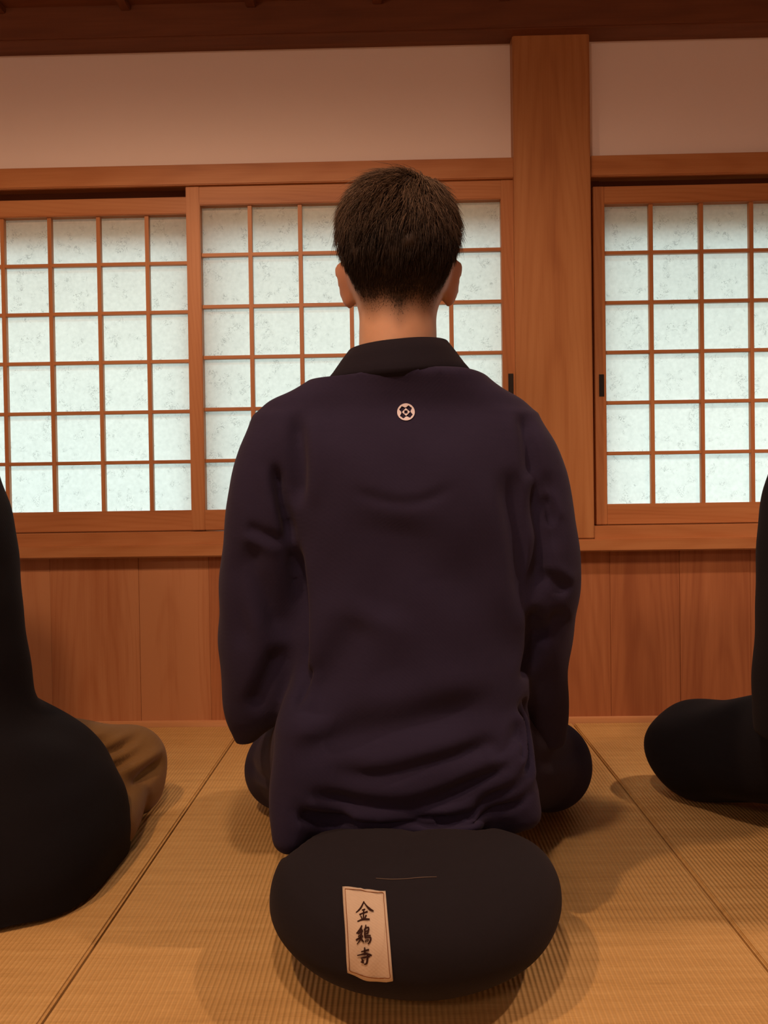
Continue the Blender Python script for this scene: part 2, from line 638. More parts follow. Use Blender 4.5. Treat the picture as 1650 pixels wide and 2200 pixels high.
# panels beyond the frame close the openings
shoji(4, -2.0, -1.13, 1.9525, [-1.84, -1.71, -1.58, -1.45, -1.32], [1.206, 1.074, .944, .811, .679], 1.379, .496, 1.330, .553, .036, .036)
shoji(5, 1.135, 2.0, 1.9525, [1.29, 1.42, 1.55, 1.68, 1.81], [1.206, 1.074, .944, .811, .679], 1.379, .496, 1.330, .553, .036, .036)
b = Boxes(); b.add(RX0, -1.95, 1.96, 2.03, .48, 1.42, 'x', 0); b.add(1.95, RX1, 1.96, 2.03, .48, 1.42, 'x', 0)
prop(b.build('wall_back_ends', M['plaster']), kind='structure')


# ------------------------------------------------------------------ implicit surfaces for soft shapes
class Field:
    def __init__(self, lo, hi, h):
        self.lo = np.array(lo, np.float64); self.h = h
        self.n = np.ceil((np.array(hi) - self.lo) / h).astype(int) + 1
        self.ax = [(self.lo[i] + h * np.arange(self.n[i])).astype(np.float32) for i in range(3)]
        self.d = np.full(self.n, .5, np.float32)

    def box(self, lo, hi):
        sl = []
        for i in range(3):
            a = int(max(0, math.floor((lo[i] - self.lo[i]) / self.h)))
            c = int(min(self.n[i], math.ceil((hi[i] - self.lo[i]) / self.h) + 1))
            sl.append(slice(a, max(a, c)))
        g = (self.ax[0][sl[0]][:, None, None], self.ax[1][sl[1]][None, :, None], self.ax[2][sl[2]][None, None, :])
        return tuple(sl), g

    def put(self, sl, nd, k):
        d = self.d[sl]
        if d.size == 0: return
        if k > 0:
            hh = np.clip(.5 + .5 * (d - nd) / k, 0, 1)
            self.d[sl] = d * (1 - hh) + nd * hh - k * hh * (1 - hh)
        else:
            self.d[sl] = np.minimum(d, nd)

    def cap(self, a, b_, ra, rb=None, k=.02, sc=(1, 1, 1)):
        rb = ra if rb is None else rb
        a = np.array(a, float); b_ = np.array(b_, float)
        m = max(ra, rb) + 2 * k + .03
        sl, (X, Y, Z) = self.box(np.minimum(a, b_) - m, np.maximum(a, b_) + m)
        ab = b_ - a
        L = max(ab @ ab, 1e-9)
        t = np.clip(((X - a[0]) * ab[0] + (Y - a[1]) * ab[1] + (Z - a[2]) * ab[2]) / L, 0, 1)
        dx = (X - a[0] - t * ab[0]) / sc[0]; dy = (Y - a[1] - t * ab[1]) / sc[1]; dz = (Z - a[2] - t * ab[2]) / sc[2]
        nd = np.sqrt(dx * dx + dy * dy + dz * dz) - (ra + (rb - ra) * t)
        self.put(sl, nd.astype(np.float32), k)

    def ell(self, c, r, k=.02, R=None, n=2.0, sub=False):
        c = np.array(c, float); r = np.array(r, float)
        m = r.max() + 2 * k + .03
        sl, (X, Y, Z) = self.box(c - m, c + m)
        x, y, z = X - c[0], Y - c[1], Z - c[2]
        if R is not None:
            Rm = np.array(R)
            x, y, z = (Rm[0, 0] * x + Rm[1, 0] * y + Rm[2, 0] * z, Rm[0, 1] * x + Rm[1, 1] * y + Rm[2, 1] * z, Rm[0, 2] * x + Rm[1, 2] * y + Rm[2, 2] * z)
        q = (np.abs(x / r[0]) ** n + np.abs(y / r[1]) ** n + np.abs(z / r[2]) ** n) ** (1 / n)
        if n == 2.0:
            k1 = np.sqrt((x / r[0] ** 2) ** 2 + (y / r[1] ** 2) ** 2 + (z / r[2] ** 2) ** 2) + 1e-9
            nd = q * (q - 1) / k1
        else:
            nd = (q - 1) * r.min()
        if sub:
            d = self.d[sl]
            hh = np.clip(.5 - .5 * (d + nd) / k, 0, 1)
            self.d[sl] = d * (1 - hh) - nd * hh + k * hh * (1 - hh)
        else:
            self.put(sl, nd.astype(np.float32), k)

    def loft(self, keys, k=.02, n=2.3):
        """keys (z, xc, yc, a, b) rising in z"""
        K = np.array(sorted(keys), float)
        m = 2 * k + .05
        lo = (min(K[:, 1] - K[:, 3]) - m, min(K[:, 2] - K[:, 4]) - m, K[0, 0] - m)
        hi = (max(K[:, 1] + K[:, 3]) + m, max(K[:, 2] + K[:, 4]) + m, K[-1, 0] + m)
        sl, (X, Y, Z) = self.box(lo, hi)
        z = Z.ravel()
        zs = np.linspace(K[0, 0], K[-1, 0], 80)
        cols = []
        for j in range(1, 5):
            v = np.interp(zs, K[:, 0], K[:, j])
            vp = np.pad(v, 3, mode='edge')
            v = np.convolve(vp, np.ones(7) / 7, 'valid')
            cols.append(np.interp(z, zs, v)[None, None, :].astype(np.float32))
        xc, yc, a, bb = cols
        q = (np.abs((X - xc) / a) ** n + np.abs((Y - yc) / bb) ** n) ** (1 / n)
        nd = (q - 1) * np.minimum(a, bb)
        nd = np.maximum(nd, np.maximum(Z - K[-1, 0], K[0, 0] - Z))
        self.put(sl, nd.astype(np.float32), k)

    def mesh(self, smooth_it=2):
        d = self.d
        s = d < 0
        nx, ny, nz = d.shape
        c = np.zeros((nx - 1, ny - 1, nz - 1), np.int8)
        for i in (0, 1):
            for j in (0, 1):
                for k in (0, 1):
                    c += s[i:nx - 1 + i, j:ny - 1 + j, k:nz - 1 + k]
        act = (c > 0) & (c < 8)
        idx = np.full(act.shape, -1, np.int64)
        I = np.argwhere(act)
        idx[act] = np.arange(len(I))
        acc = np.zeros((len(I), 3)); cnt = np.zeros(len(I))
        cor = [(i, j, k) for i in (0, 1) for j in (0, 1) for k in (0, 1)]
        for a in range(8):
            for b_ in range(a + 1, 8):
                A, B = cor[a], cor[b_]
                if sum(abs(A[q] - B[q]) for q in range(3)) != 1: continue
                da = d[I[:, 0] + A[0], I[:, 1] + A[1], I[:, 2] + A[2]]
                db = d[I[:, 0] + B[0], I[:, 1] + B[1], I[:, 2] + B[2]]
                m = (da < 0) != (db < 0)
                t = np.where(m, da / np.where(m, da - db, 1), 0)
                for q in range(3):
                    acc[:, q] += np.where(m, A[q] + t * (B[q] - A[q]), 0)
                cnt += m
        V = (I + acc / cnt[:, None]) * self.h + self.lo
        Q = []
        for axis in range(3):
            s0 = [slice(None)] * 3; s1 = [slice(None)] * 3
            s0[axis] = slice(0, d.shape[axis] - 1); s1[axis] = slice(1, d.shape[axis])
            e = s[tuple(s0)] != s[tuple(s1)]
            E_ = np.argwhere(e)
            o1, o2 = [(1, 2), (2, 0), (0, 1)][axis]
            ok = (E_[:, o1] > 0) & (E_[:, o2] > 0) & (E_[:, o1] < d.shape[o1] - 1) & (E_[:, o2] < d.shape[o2] - 1)
            E_ = E_[ok]
            ins = s[E_[:, 0], E_[:, 1], E_[:, 2]]

            def cell(p, r):
                c_ = E_.copy(); c_[:, o1] -= p; c_[:, o2] -= r
                return idx[c_[:, 0], c_[:, 1], c_[:, 2]]
            q = np.stack([cell(1, 1), cell(0, 1), cell(0, 0), cell(1, 0)], 1)
            q[~ins] = q[~ins][:, ::-1]
            Q.append(q)
        Q = np.concatenate(Q)
        for _ in range(smooth_it):
            V = laplace(V, Q)
        return V, Q


def laplace(V, Q, f=.5):
    acc = np.zeros_like(V); cn = np.zeros(len(V))
    for i in range(4):
        a, b_ = Q[:, i], Q[:, (i + 1) % 4]
        for q in range(3):
            acc[:, q] += np.bincount(a, V[b_, q], len(V)) + np.bincount(b_, V[a, q], len(V))
        cn += np.bincount(a, minlength=len(V)) + np.bincount(b_, minlength=len(V))
    return V * (1 - f) + f * acc / cn[:, None]


def normals(V, Q):
    n = np.cross(V[Q[:, 2]] - V[Q[:, 0]], V[Q[:, 3]] - V[Q[:, 1]])
    N = np.zeros_like(V)
    for i in range(4):
        for q in range(3):
            N[:, q] += np.bincount(Q[:, i], n[:, q], len(V))
    return N / (np.linalg.norm(N, axis=1, keepdims=True) + 1e-12)


def poly_dist(X, Z, pts):
    """signed side distance and position along a polyline in the XZ plane"""
    best = np.full(len(X), 9.0); sgn = np.zeros(len(X)); par = np.zeros(len(X))
    L = [0]
    for a, c in zip(pts[:-1], pts[1:]):
        L.append(L[-1] + math.hypot(c[0] - a[0], c[1] - a[1]))
    for i, (a, c) in enumerate(zip(pts[:-1], pts[1:])):
        dx, dz = c[0] - a[0], c[1] - a[1]
        l2 = dx * dx + dz * dz
        t = np.clip(((X - a[0]) * dx + (Z - a[1]) * dz) / l2, 0, 1)
        ex, ez = X - a[0] - t * dx, Z - a[1] - t * dz
        dd = np.hypot(ex, ez)
        m = dd < best
        best = np.where(m, dd, best)
        sgn = np.where(m, np.where(dx * ez - dz * ex > 0, dd, -dd), sgn)
        par = np.where(m, (L[i] + t * (L[i + 1] - L[i])) / L[-1], par)
    return best, sgn, par


def smooth_line(pts, n=16):
    p = np.array(pts, float)
    if len(p) < 3: return [tuple(q) for q in p]
    out = []
    for i in range(len(p) - 1):
        p0, p1, p2, p3 = p[max(i - 1, 0)], p[i], p[i + 1], p[min(i + 2, len(p) - 1)]
        for t in np.linspace(0, 1, max(3, n // (len(p) - 1)), endpoint=False):
            out.append(tuple(.5 * ((2 * p1) + (-p0 + p2) * t + (2 * p0 - 5 * p1 + 4 * p2 - p3) * t * t + (-p0 + 3 * p1 - 3 * p2 + p3) * t ** 3)))
    out.append(tuple(p[-1]))
    return out


def fold(V, N, pts, w, depth, side=0.0, ridge=0.0, wr=None, taper=.2, front=False):
    """press a crease of width w into the cloth along pts, with a raised lip on one side"""
    face = np.clip((N[:, 1] if front else -N[:, 1]) * 2.5 + .3, 0, 1)
    dist, s, t = poly_dist(V[:, 0], V[:, 2], smooth_line(pts))
    tp = np.clip(np.minimum(t, 1 - t) / taper, 0, 1)
    tp = tp * tp * (3 - 2 * tp)
    endf = np.where((t <= 0) | (t >= 1), 0, 1)
    dsp = -1.55 * depth * np.exp(-(s / w) ** 2)
    if ridge:
        dsp = dsp + .6 * ridge * np.exp(-((s - side) / (wr or w)) ** 2)
    return V + N * (dsp * tp * endf * face)[:, None]


def tuck(V, F, gap=.008, zmin=.15):
    """draw the body in where it would touch the cloth of field F"""
    g = (V - F.lo) / F.h
    m = np.all((g > 1) & (g < F.n - 3), 1) & (V[:, 2] < .762) & (V[:, 2] > zmin) & (V[:, 1] < (1.30 if zmin > .1 else 1.60))
    for _ in range(4):
        gi = (V[m] - F.lo) / F.h
        def samp(p):
            i = np.floor(p).astype(int); f = p - i; r = 0
            for a in (0, 1):
                for b_ in (0, 1):
                    for c in (0, 1):
                        w = (f[:, 0] if a else 1 - f[:, 0]) * (f[:, 1] if b_ else 1 - f[:, 1]) * (f[:, 2] if c else 1 - f[:, 2])
                        r = r + w * F.d[i[:, 0] + a, i[:, 1] + b_, i[:, 2] + c]
            return r
        d = samp(gi)
        gr = np.stack([samp(gi + e) - samp(gi - e) for e in np.eye(3)], 1)
        gr /= np.linalg.norm(gr, axis=1, keepdims=True) + 1e-9
        mv = np.where((d > -gap) & (d < .05), d + gap, 0)
        V[m] = V[m] - gr * mv[:, None]
    return V


def wob(V, sc, amp, seed=0):
    r = np.random.default_rng(seed)
    out = np.zeros(len(V))
    for _ in range(9):
        k = r.normal(size=3); k = k / np.linalg.norm(k) * sc * r.uniform(.6, 1.6)
        out += np.sin(V @ k + r.uniform(0, 6.28))
    return out / 3 * amp


def rotm(ax, ang):
    return np.array(Matrix.Rotation(ang, 3, ax))


# ------------------------------------------------------------------ people
def body_mesh(knees, h=.0037):
    F = Field((-.42, .93, -.004), (.42, 1.66, 1.07), h)
    kx, ky, kz = knees[1]; lx, ly, lz = knees[0]
    F.ell((0, 1.135, .225), (.155, .105, .095), .04)
    F.ell((0, 1.14, .40), (.132, .092, .15), .05)
    F.ell((0, 1.145, .585), (.155, .095, .15), .05)
    F.cap((-.14, 1.15, .660), (.14, 1.15, .660), .048, k=.04)
    F.cap((.004, 1.14, .70), (.006, 1.155, .88), .060, .0565, .03)
    F.cap((-.07, 1.145, .715), (.08, 1.145, .715), .016, k=.035)
    # head
    C = np.array((.008, 1.165, .957))
    F.ell(C, (.0785, .098, .083), .03, n=2.25)
    F.ell(C + (0, -.022, -.035), (.0755, .070, .075), .03)
    F.ell(C + (0, .045, -.070), (.058, .052, .072), .03)
    F.cap(C + (-.028, .055, -.118), C + (.028, .055, -.118), .024, k=.03)
    F.cap(C + (0, .078, -.128), C + (0, .074, -.118), .017, k=.02)
    F.cap(C + (-.035, .082, .010), C + (.035, .082, .010), .014, k=.02)
    for sx in (-1, 1):
        F.ell(C + (sx * .031, .099, -.012), (.017, .013, .011), .012, sub=True)
        F.ell(C + (sx * .031, .080, -.013), (.0125, .0125, .0115), .002)
        F.cap(C + (sx * .019, .0905, -.016), C + (sx * .043, .087, -.016), .0032, k=.003)
        F.cap(C + (sx * .013, .098, -.041), C + (sx * .0135, .093, -.040), .0065, k=.006)
        F.ell(C + (sx * .045, .066, -.045), (.020, .018, .016), .02)
        # ear
        R = rotm('Z', sx * -.62) @ rotm('Y', sx * .20)
        e = C + (sx * .0815, -.005, -.060)
        F.ell(e, (.0066, .0185, .030), .006, R)
        F.ell(e + (sx * .0045, -.002, .012), (.0062, .0165, .0185), .006, R)
        F.ell(e + (sx * -.006, .004, -.024), (.0068, .011, .012), .006, R)
        F.ell(e + (sx * .012, .010, .006), (.0045, .008, .014), .004, R, sub=True)
    F.cap(C + (0, .094, .002), C + (0, .116, -.036), .0068, .0098, .008)
    F.cap(C + (0, .107, -.043), C + (0, .100, -.046), .0075, k=.005)
    F.cap(C + (-.021, .091, -.074), C + (0, .0995, -.071), .0040, .0052, .004)
    F.cap(C + (.021, .091, -.074), C + (0, .0995, -.071), .0040, .0052, .004)
    F.cap(C + (-.017, .091, -.083), C + (.017, .091, -.083), .0062, k=.004)
    # arms and the two hands resting palm over palm in the lap
    for sx in (-1, 1):
        sh, el, wr = (sx * .178, 1.15, .665), (sx * .208, 1.145, .42), (sx * .082, 1.345, .262)
        F.cap(sh, el, .046, .037, .03)
        F.cap(el, wr, .037, .024, .02)
        dz = .0 if sx > 0 else .026
        pc = np.array((sx * .043, 1.372, .243 + dz))
        F.cap(wr, pc, .021, .017, .015, (1, 1, .85))
        F.ell(pc, (.043, .036, .0125), .01)
        for i, ln in enumerate((.062, .072, .068, .052)):
            y = 1.398 - i * .0182
            a = np.array((sx * .012, y, .243 + dz)); m_ = a + (-sx * ln * .5, 0, .002); t_ = a + (-sx * ln, -.002, .009 + .002 * i)
            F.cap(a + (sx * .02, 0, 0), m_, .0088, .0082, .003)
            F.cap(m_, t_, .0082, .0072, .003)
        th0 = pc + (sx * .012, .022, .004); th1 = np.array((sx * .036, 1.405, .285)); th2 = np.array((sx * .008, 1.408, .302))
        F.cap(th0, th1, .0115, .0098, .008)
        F.cap(th1, th2, .0098, .0082, .003)
    # crossed legs with bare feet
    for sx, K in ((1, np.array((kx, ky, kz))), (-1, np.array((lx, ly, lz)))):
        F.cap((sx * .085, 1.14, .20), K, .074, .052, .04)
        an = np.array((-sx * .03, 1.40 + .055 * sx, .055))
        F.cap(K, an, .050, .034, .02)
        toe = an + (-sx * .135, -.05, -.010)
        F.cap(an, an + (sx * .025, .005, -.008), .033, .028, .015)
        F.cap(an, toe, .031, .021, .015, (1, 1, .8))
        for i in range(5):
            p0 = toe + (0, -.022 + .011 * i, .0)
            F.cap(p0, p0 + (-sx * (.030 - .004 * abs(i - (4 if sx > 0 else 0)) * .8), 0, -.004), .0085, .007, .003)
    V, Q = F.mesh(2)
    V[:, 2] = np.maximum(V[:, 2], .001)
    return V, Q, C


def hairline(V, C):
    x, y, z = V[:, 0] - C[0], V[:, 1] - C[1], V[:, 2]
    phi = np.abs(np.arctan2(x, -y))
    zl = np.interp(phi, [0, .16, .34, .55, .8, .95, 1.15, 1.45, 1.85, 2.2, 2.7, 3.15], [.812, .824, .830, .826, .834, .852, .905, .925, .925, .965, 1.0, 1.005])
    return z - zl


def head_hair(V, Q, C, parent, n_long=16000, n_short=20000):
    """short cropped hair: a thin cap over the scalp plus individual strands that whorl from the crown"""
    N = normals(V, Q)
    fc = V[Q].mean(1)
    hl = hairline(fc, C)
    keep = (hl > .0) & (fc[:, 2] > .79) & (np.abs(fc[:, 0] - C[0]) < .088)
    # no hair on the ears
    r = (fc - C) / np.array((.0785, .098, .092))
    keep &= ~((np.abs(fc[:, 0] - C[0]) > .0705) & (fc[:, 2] < .93) & (np.abs(fc[:, 1] - C[1] + .006) < .034))
    Qs = Q[keep]; hs = hl[keep]; fs = fc[keep]
    Wh = C + np.array((.036, -.053, .071))
    # cap
    capq = Qs[(hs > .030) & (fs[:, 2] > .874)]
    ids, inv = np.unique(capq, return_inverse=True)
    Vc = V[ids].copy(); Nc = N[ids]
    hv = hairline(Vc, C)
    side = np.clip((Vc[:, 2] - .93) / .08, 0, 1)
    thick = np.clip((hv - .028) / .06, 0, 1) * np.clip((Vc[:, 2] - .862) / .06, 0, 1) * (.0085 + .001 * side)
    Vc = Vc + Nc * (thick * (1 + wob(Vc, 260, .35, 3)))[:, None]
    capq = inv.reshape(-1, 4)
    verts = [Vc]; faces = [capq]; off = len(Vc); lit_tone = [.05 + .12 * np.exp(-(np.linalg.norm((Vc - Wh - np.array((-.018, 0, -.006))) * np.array((.6, 1, 1.3)), axis=1) / .022) ** 2)]
    tri = np.cross(V[Qs[:, 1]] - V[Qs[:, 0]], V[Qs[:, 3]] - V[Qs[:, 0]])
    area = np.linalg.norm(tri, axis=1)

    def strands(n, dens, lenf, rad, lift):
        w = area * dens
        ch = rng.choice(len(Qs), n, p=w / w.sum())
        a, b_ = rng.random(n)[:, None], rng.random(n)[:, None]
        q = V[Qs[ch]]; nn = N[Qs[ch]]
        p = (q[:, 0] * (1 - a) + q[:, 1] * a) * (1 - b_) + (q[:, 3] * (1 - a) + q[:, 2] * a) * b_
        nr = nn.mean(1); nr /= np.linalg.norm(nr, axis=1, keepdims=True)
        d = p - Wh
        dist = np.linalg.norm(d, axis=1)
        d = d - nr * (d * nr).sum(1, keepdims=True)
        d /= np.linalg.norm(d, axis=1, keepdims=True) + 1e-6
        sw = np.cross(nr, d)
        down = np.array((0, 0, -1.0)) - nr * (-nr[:, 2:3])
        dn = np.clip((.975 - p[:, 2]) / .05, 0, 1)[:, None]
        frontw = np.clip((p[:, 1] - C[1]) / .06, 0, 1)[:, None] * (1 - dn)
        g = d + sw * (.9 * np.exp(-dist / .03) + .12)[:, None] + down * dn * 1.3 + frontw * np.array((-.5, .5, .15))
        cl = np.stack([wob(p, 210, .55, 40 + q) for q in range(3)], 1)
        g += rng.normal(size=(n, 3)) * .20 + cl * .55
        g -= nr * (g * nr).sum(1, keepdims=True)
        g /= np.linalg.norm(g, axis=1, keepdims=True) + 1e-6
        hh = hs[ch] + rng.normal(size=n) * .004
        L = lenf(hh, p) * rng.uniform(.65, 1.15, n) * np.where(rng.random(n) > .97, 1.35, 1.0)
        lf = lift(p) + rng.normal(size=n) * .10
        d0 = g * np.cos(lf)[:, None] + nr * np.sin(lf)[:, None]
        d1 = g * np.cos(lf - .55)[:, None] + nr * np.sin(lf - .55)[:, None]
        base = p + nr * (np.clip((hh - .028) / .06, 0, 1) * np.clip((p[:, 2] - .862) / .06, 0, 1) * .0075 - .001)[:, None]
        m1 = base + d0 * (L * .5)[:, None]
        tip = m1 + d1 * (L * .5)[:, None]
        s_ = np.cross(g, nr)
        rr = rad * rng.uniform(.7, 1.2, n)[:, None]
        rings = []
        for c_, k_ in ((base, 1.0), (m1, .85), (tip, .18)):
            rings += [c_ + s_ * rr * k_, c_ + nr * rr * k_, c_ - s_ * rr * k_]
        P_ = np.stack(rings, 1).reshape(-1, 3)
        o = (np.arange(n) * 9)[:, None]
        f = []
        for lv in (0, 3):
            for e in ((0, 1), (1, 2), (2, 0)):
                f.append(np.concatenate([o + lv + e[0], o + lv + e[1], o + lv + 3 + e[1], o + lv + 3 + e[0]], 1))
        sh_ = np.repeat(np.clip(rng.beta(1.5, 2.9, n) * (.12 + .88 * np.clip((p[:, 2] - .94) / .07, 0, 1)), 0, 1), 9)  # random strand tone, with overhead light painted in as a paler crown
        return P_, np.concatenate(f), sh_

    top = lambda p: np.clip((p[:, 2] - .95) / .06, 0, 1)
    P1, F1, S1 = strands(n_long, np.clip((hs - .022) / .05, 0, 1) ** 1.2 * np.clip((fs[:, 2] - .860) / .05, 0, 1) * (.6 + .8 * top(fs)) * (.55 + .45 * np.clip((np.linalg.norm((fs - Wh - np.array((-.018, 0, -.006))) * np.array((.6, 1, 1.3)), axis=1) - .006) / .022, 0, 1)),
                         lambda hh, p: (np.interp(hh, [.02, .06, .10, .16], [.008, .019, .028, .030]) + .006 * top(p)) * np.interp(p[:, 2], [.83, .865, .90, .955], [.30, .38, .62, 1.0]),
                         .00050, lambda p: .50 - .08 * top(p))
    P2, F2, S2 = strands(n_short, np.clip(hs / .035, .05, 1) * np.clip((.11 - hs) / .04, 0, 1),
                         lambda hh, p: np.interp(hh, [0, .03, .06], [.0018, .0042, .0065]),
                         .00030, lambda p: .5 + 0 * p[:, 0])
    for P_, F_, S_ in ((P1, F1, S1), (P2, F2, S2)):
        verts.append(P_); faces.append(F_ + off); off += len(P_); lit_tone.append(S_)
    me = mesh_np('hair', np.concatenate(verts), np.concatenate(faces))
    a = me.attributes.new('lit_tone', 'FLOAT', 'POINT')
    a.data.foreach_set('value', np.concatenate(lit_tone).astype(np.float32))
    return me


def add_body(V, Q, C, parent, hair=True):
    me = mesh_np('body', V, Q)
    hl = hairline(V, C)
    x = np.abs(V[:, 0] - C[0]); y = V[:, 1] - C[1]
    ear = (x > .0705) & (V[:, 2] < .93) & (np.abs(y + .006) < .034)
    st = np.clip((hl + .006) / .042, 0, 1)
    st = np.where((V[:, 2] > .79) & ~ear, st, 0)
    for _ in range(2):
        st = laplace(st[:, None].repeat(3, 1), Q)[:, 0]
    a = me.attributes.new('stubble', 'FLOAT', 'POINT')
    a.data.foreach_set('value', (st * .96).astype(np.float32))
    D = V - C
    fr = D[:, 1] > .065
    lip = fr & (((np.abs(D[:, 0]) / .024) ** 2 + ((D[:, 2] + .077) / .0115) ** 2) < 1) & (D[:, 1] > .088)
    brow = fr & (np.abs(D[:, 2] - .013 + .10 * np.abs(np.abs(D[:, 0]) - .026)) < .0042) & (np.abs(D[:, 0]) > .012) & (np.abs(D[:, 0]) < .050)
    lash = fr & (np.abs(D[:, 2] + .0185) < .0022) & (np.abs(np.abs(D[:, 0]) - .031) < .0125)
    for nm, mk, k_ in (('lip', np.maximum(lip, ear * .45), 1.0), ('brow', brow | lash, .85)):
        a = me.attributes.new(nm, 'FLOAT', 'POINT')
        a.data.foreach_set('value', (mk * k_).astype(np.float32))
    o = link_mesh('body', me, M['skin'], parent)
    return o


def shift_mesh(me, off):
    co = np.empty(len(me.vertices) * 3, np.float32)
    me.vertices.foreach_get('co', co)
    me.vertices.foreach_set('co', (co.reshape(-1, 3) + np.array(off, np.float32)).astype(np.float32).ravel())
    me.update()
    return me


def xz(*pts, Y=1.05):
    return [(float(at(x, y, Y)[0]), float(at(x, y, Y)[2])) for x, y in pts]


# zafu under the middle person comes first: clothes rest on it
ZC = np.array((.0155, .962)); ZR = .1815; ZH = .1525


def zafu_mesh():
    n, nt = 128, 72
    V = []
    t = np.linspace(-np.pi / 2, np.pi / 2, nt)
    ex = 2 / 2.45
    pr = ZR * np.sign(np.cos(t)) * np.abs(np.cos(t)) ** ex
    up = np.sin(t) > 0
    pr = np.where(up, ZR * np.abs(np.cos(t)) ** (2 / 2.75), ZR * np.abs(np.cos(t)) ** (2 / 2.0))
    pz = .078 + np.where(up, (ZH - .078), .080) * np.sign(np.sin(t)) * np.abs(np.sin(t)) ** np.where(up, 2 / 2.4, 2 / 1.95)
    V.append((ZC[0], ZC[1], 0))
    for i in range(1, nt - 1):
        for j in range(n):
            a = 2 * np.pi * j / n
            r = pr[i] * (1 + .0035 * math.sin(5 * a + .4) + .003 * math.sin(9 * a + 2))
            x, y, z = ZC[0] + r * math.cos(a), ZC[1] + .98 * r * math.sin(a), pz[i]
            # the sitter presses the far half down, the near half bulges a little
            s = min(max((y - .985) / .11, 0), 1); s = s * s * (3 - 2 * s)
            z *= 1 - .45 * s
            V.append((x, y, max(z, 0.0)))
    V.append((ZC[0], ZC[1], ZH))
    F = []
    for j in range(n):
        F.append((0, 1 + (j + 1) % n, 1 + j))
    for i in range(nt - 3):
        for j in range(n):
            a = 1 + i * n + j; b_ = 1 + i * n + (j + 1) % n
            F.append((a, b_, b_ + n, a + n))
    q = len(V) - 1
    for j in range(n):
        F.append((q, 1 + (nt - 3) * n + j, 1 + (nt - 3) * n + (j + 1) % n))
    return V, F


zV, zF = zafu_mesh()
zaf = empty('meditation_cushion', (ZC[0], ZC[1], 0))
prop(zaf, 'round black meditation cushion with a cream cloth tag', 'cushion')
ZB = BVHTree.FromPolygons([tuple(map(float, v)) for v in zV], zF)


def on_zafu(px, py, off):
    d = ray(px, py)
    h = ZB.ray_cast(Vector(EYE), Vector(d))
    n = h[1]
    if n.dot(Vector(d)) > 0: n = -n
    return np.array(h[0] + n * off)


# cloth tag: outline in photo-measured corners, bottom edge bowed
def tz(u, v):
    """tag coordinates u,v in 0..1 -> measured position"""
    TL, TR, BR, BL = np.array((736.4, 1907.3)), np.array((828.5, 1916.6)), np.array((844.6, 2105.2)), np.array((748, 2087.6))
    p = (TL * (1 - u) + TR * u) * (1 - v) + (BL * (1 - u) + BR * u) * v
    p = p + np.array((0, 1)) * (v ** 3) * 12.0 * math.sin(math.pi * min(max(u, 0), 1)) * .75
    p = p + np.array((0, 1)) * (1 - v) ** 6 * -1.6 * math.sin(math.pi * min(max(u, 0), 1)) * (1 if u < .5 else -.6)
    return p


nu, nv = 14, 26
Vt = []
for k, off in ((0, .0018), (1, -.0012)):
    for j in range(nv + 1):
        for i in range(nu + 1):
            q = tz(i / nu, j / nv)
            Vt.append(on_zafu(q[0], q[1], off + (0.0006 * math.sin(i * .9 + j * .35) if k == 0 else 0)))
Ft = []
st_ = nu + 1; half = (nu + 1) * (nv + 1)
for j in range(nv):
    for i in range(nu):
        a = j * st_ + i
        Ft.append((a, a + st_, a + st_ + 1, a + 1))
        Ft.append((half + a, half + a + 1, half + a + st_ + 1, half + a + st_))
rim = [i for i in range(nu)] + [nu + j * st_ for j in range(nv)] + [nv * st_ + nu - i for i in range(nu)] + [(nv - j) * st_ for j in range(nv)]
for a, c in zip(rim, rim[1:] + rim[:1]):
    Ft.append((a, c, half + c, half + a))
tagm = mesh_np('cloth_tag', Vt, Ft)
_bm = bmesh.new(); _bm.from_mesh(tagm); bmesh.ops.recalc_face_normals(_bm, faces=_bm.faces); _bm.to_mesh(tagm); _bm.free()
tago = link_mesh('cloth_tag', tagm, M['tag'], zaf)
prop(tago, 'cream cloth tag with three brushed characters')


def ribbon(lines, off, name, mat, parent, pos):
    """brush strokes as raised strips: lines of (x, y, halfwidth) in a 2D frame mapped by pos"""
    V, F = [], []
    for ln in lines:
        pts = np.array(ln, float)
        if len(pts) > 2:
            sm = []
            for i in range(len(pts) - 1):
                p0, p1, p2, p3 = pts[max(i - 1, 0)], pts[i], pts[i + 1], pts[min(i + 2, len(pts) - 1)]
                for t in np.linspace(0, 1, 6, endpoint=False):
                    sm.append(.5 * ((2 * p1) + (-p0 + p2) * t + (2 * p0 - 5 * p1 + 4 * p2 - p3) * t * t + (-p0 + 3 * p1 - 3 * p2 + p3) * t ** 3))
            sm.append(pts[-1]); pts = np.array(sm)
        q = len(V)
        for i in range(len(pts)):
            d = pts[min(i + 1, len(pts) - 1)][:2] - pts[max(i - 1, 0)][:2]
            d = d / (np.linalg.norm(d) + 1e-9)
            n = np.array((-d[1], d[0]))
            w = max(pts[i][2], .3)
            ext = -d * w * .6 if i == 0 else (d * w * .6 if i == len(pts) - 1 else 0 * d)
            for s in (-1, 1):
                c = pts[i][:2] + n * w * s + ext
                V.append(pos(c[0], c[1], off)); V.append(pos(c[0], c[1], off - .0006))
        for i in range(len(pts) - 1):
            a = q + 4 * i
            F += [(a, a + 2, a + 6, a + 4), (a + 1, a + 5, a + 7, a + 3), (a, a + 4, a + 5, a + 1), (a + 2, a + 3, a + 7, a + 6)]
        e = q + 4 * (len(pts) - 1)
        F += [(q, q + 1, q + 3, q + 2), (e, e + 2, e + 3, e + 1)]
    me = mesh_np(name, V, F, False)
    bm_ = bmesh.new(); bm_.from_mesh(me); bmesh.ops.recalc_face_normals(bm_, faces=bm_.faces); bm_.to_mesh(me); bm_.free()
    return link_mesh(name, me, mat, parent)


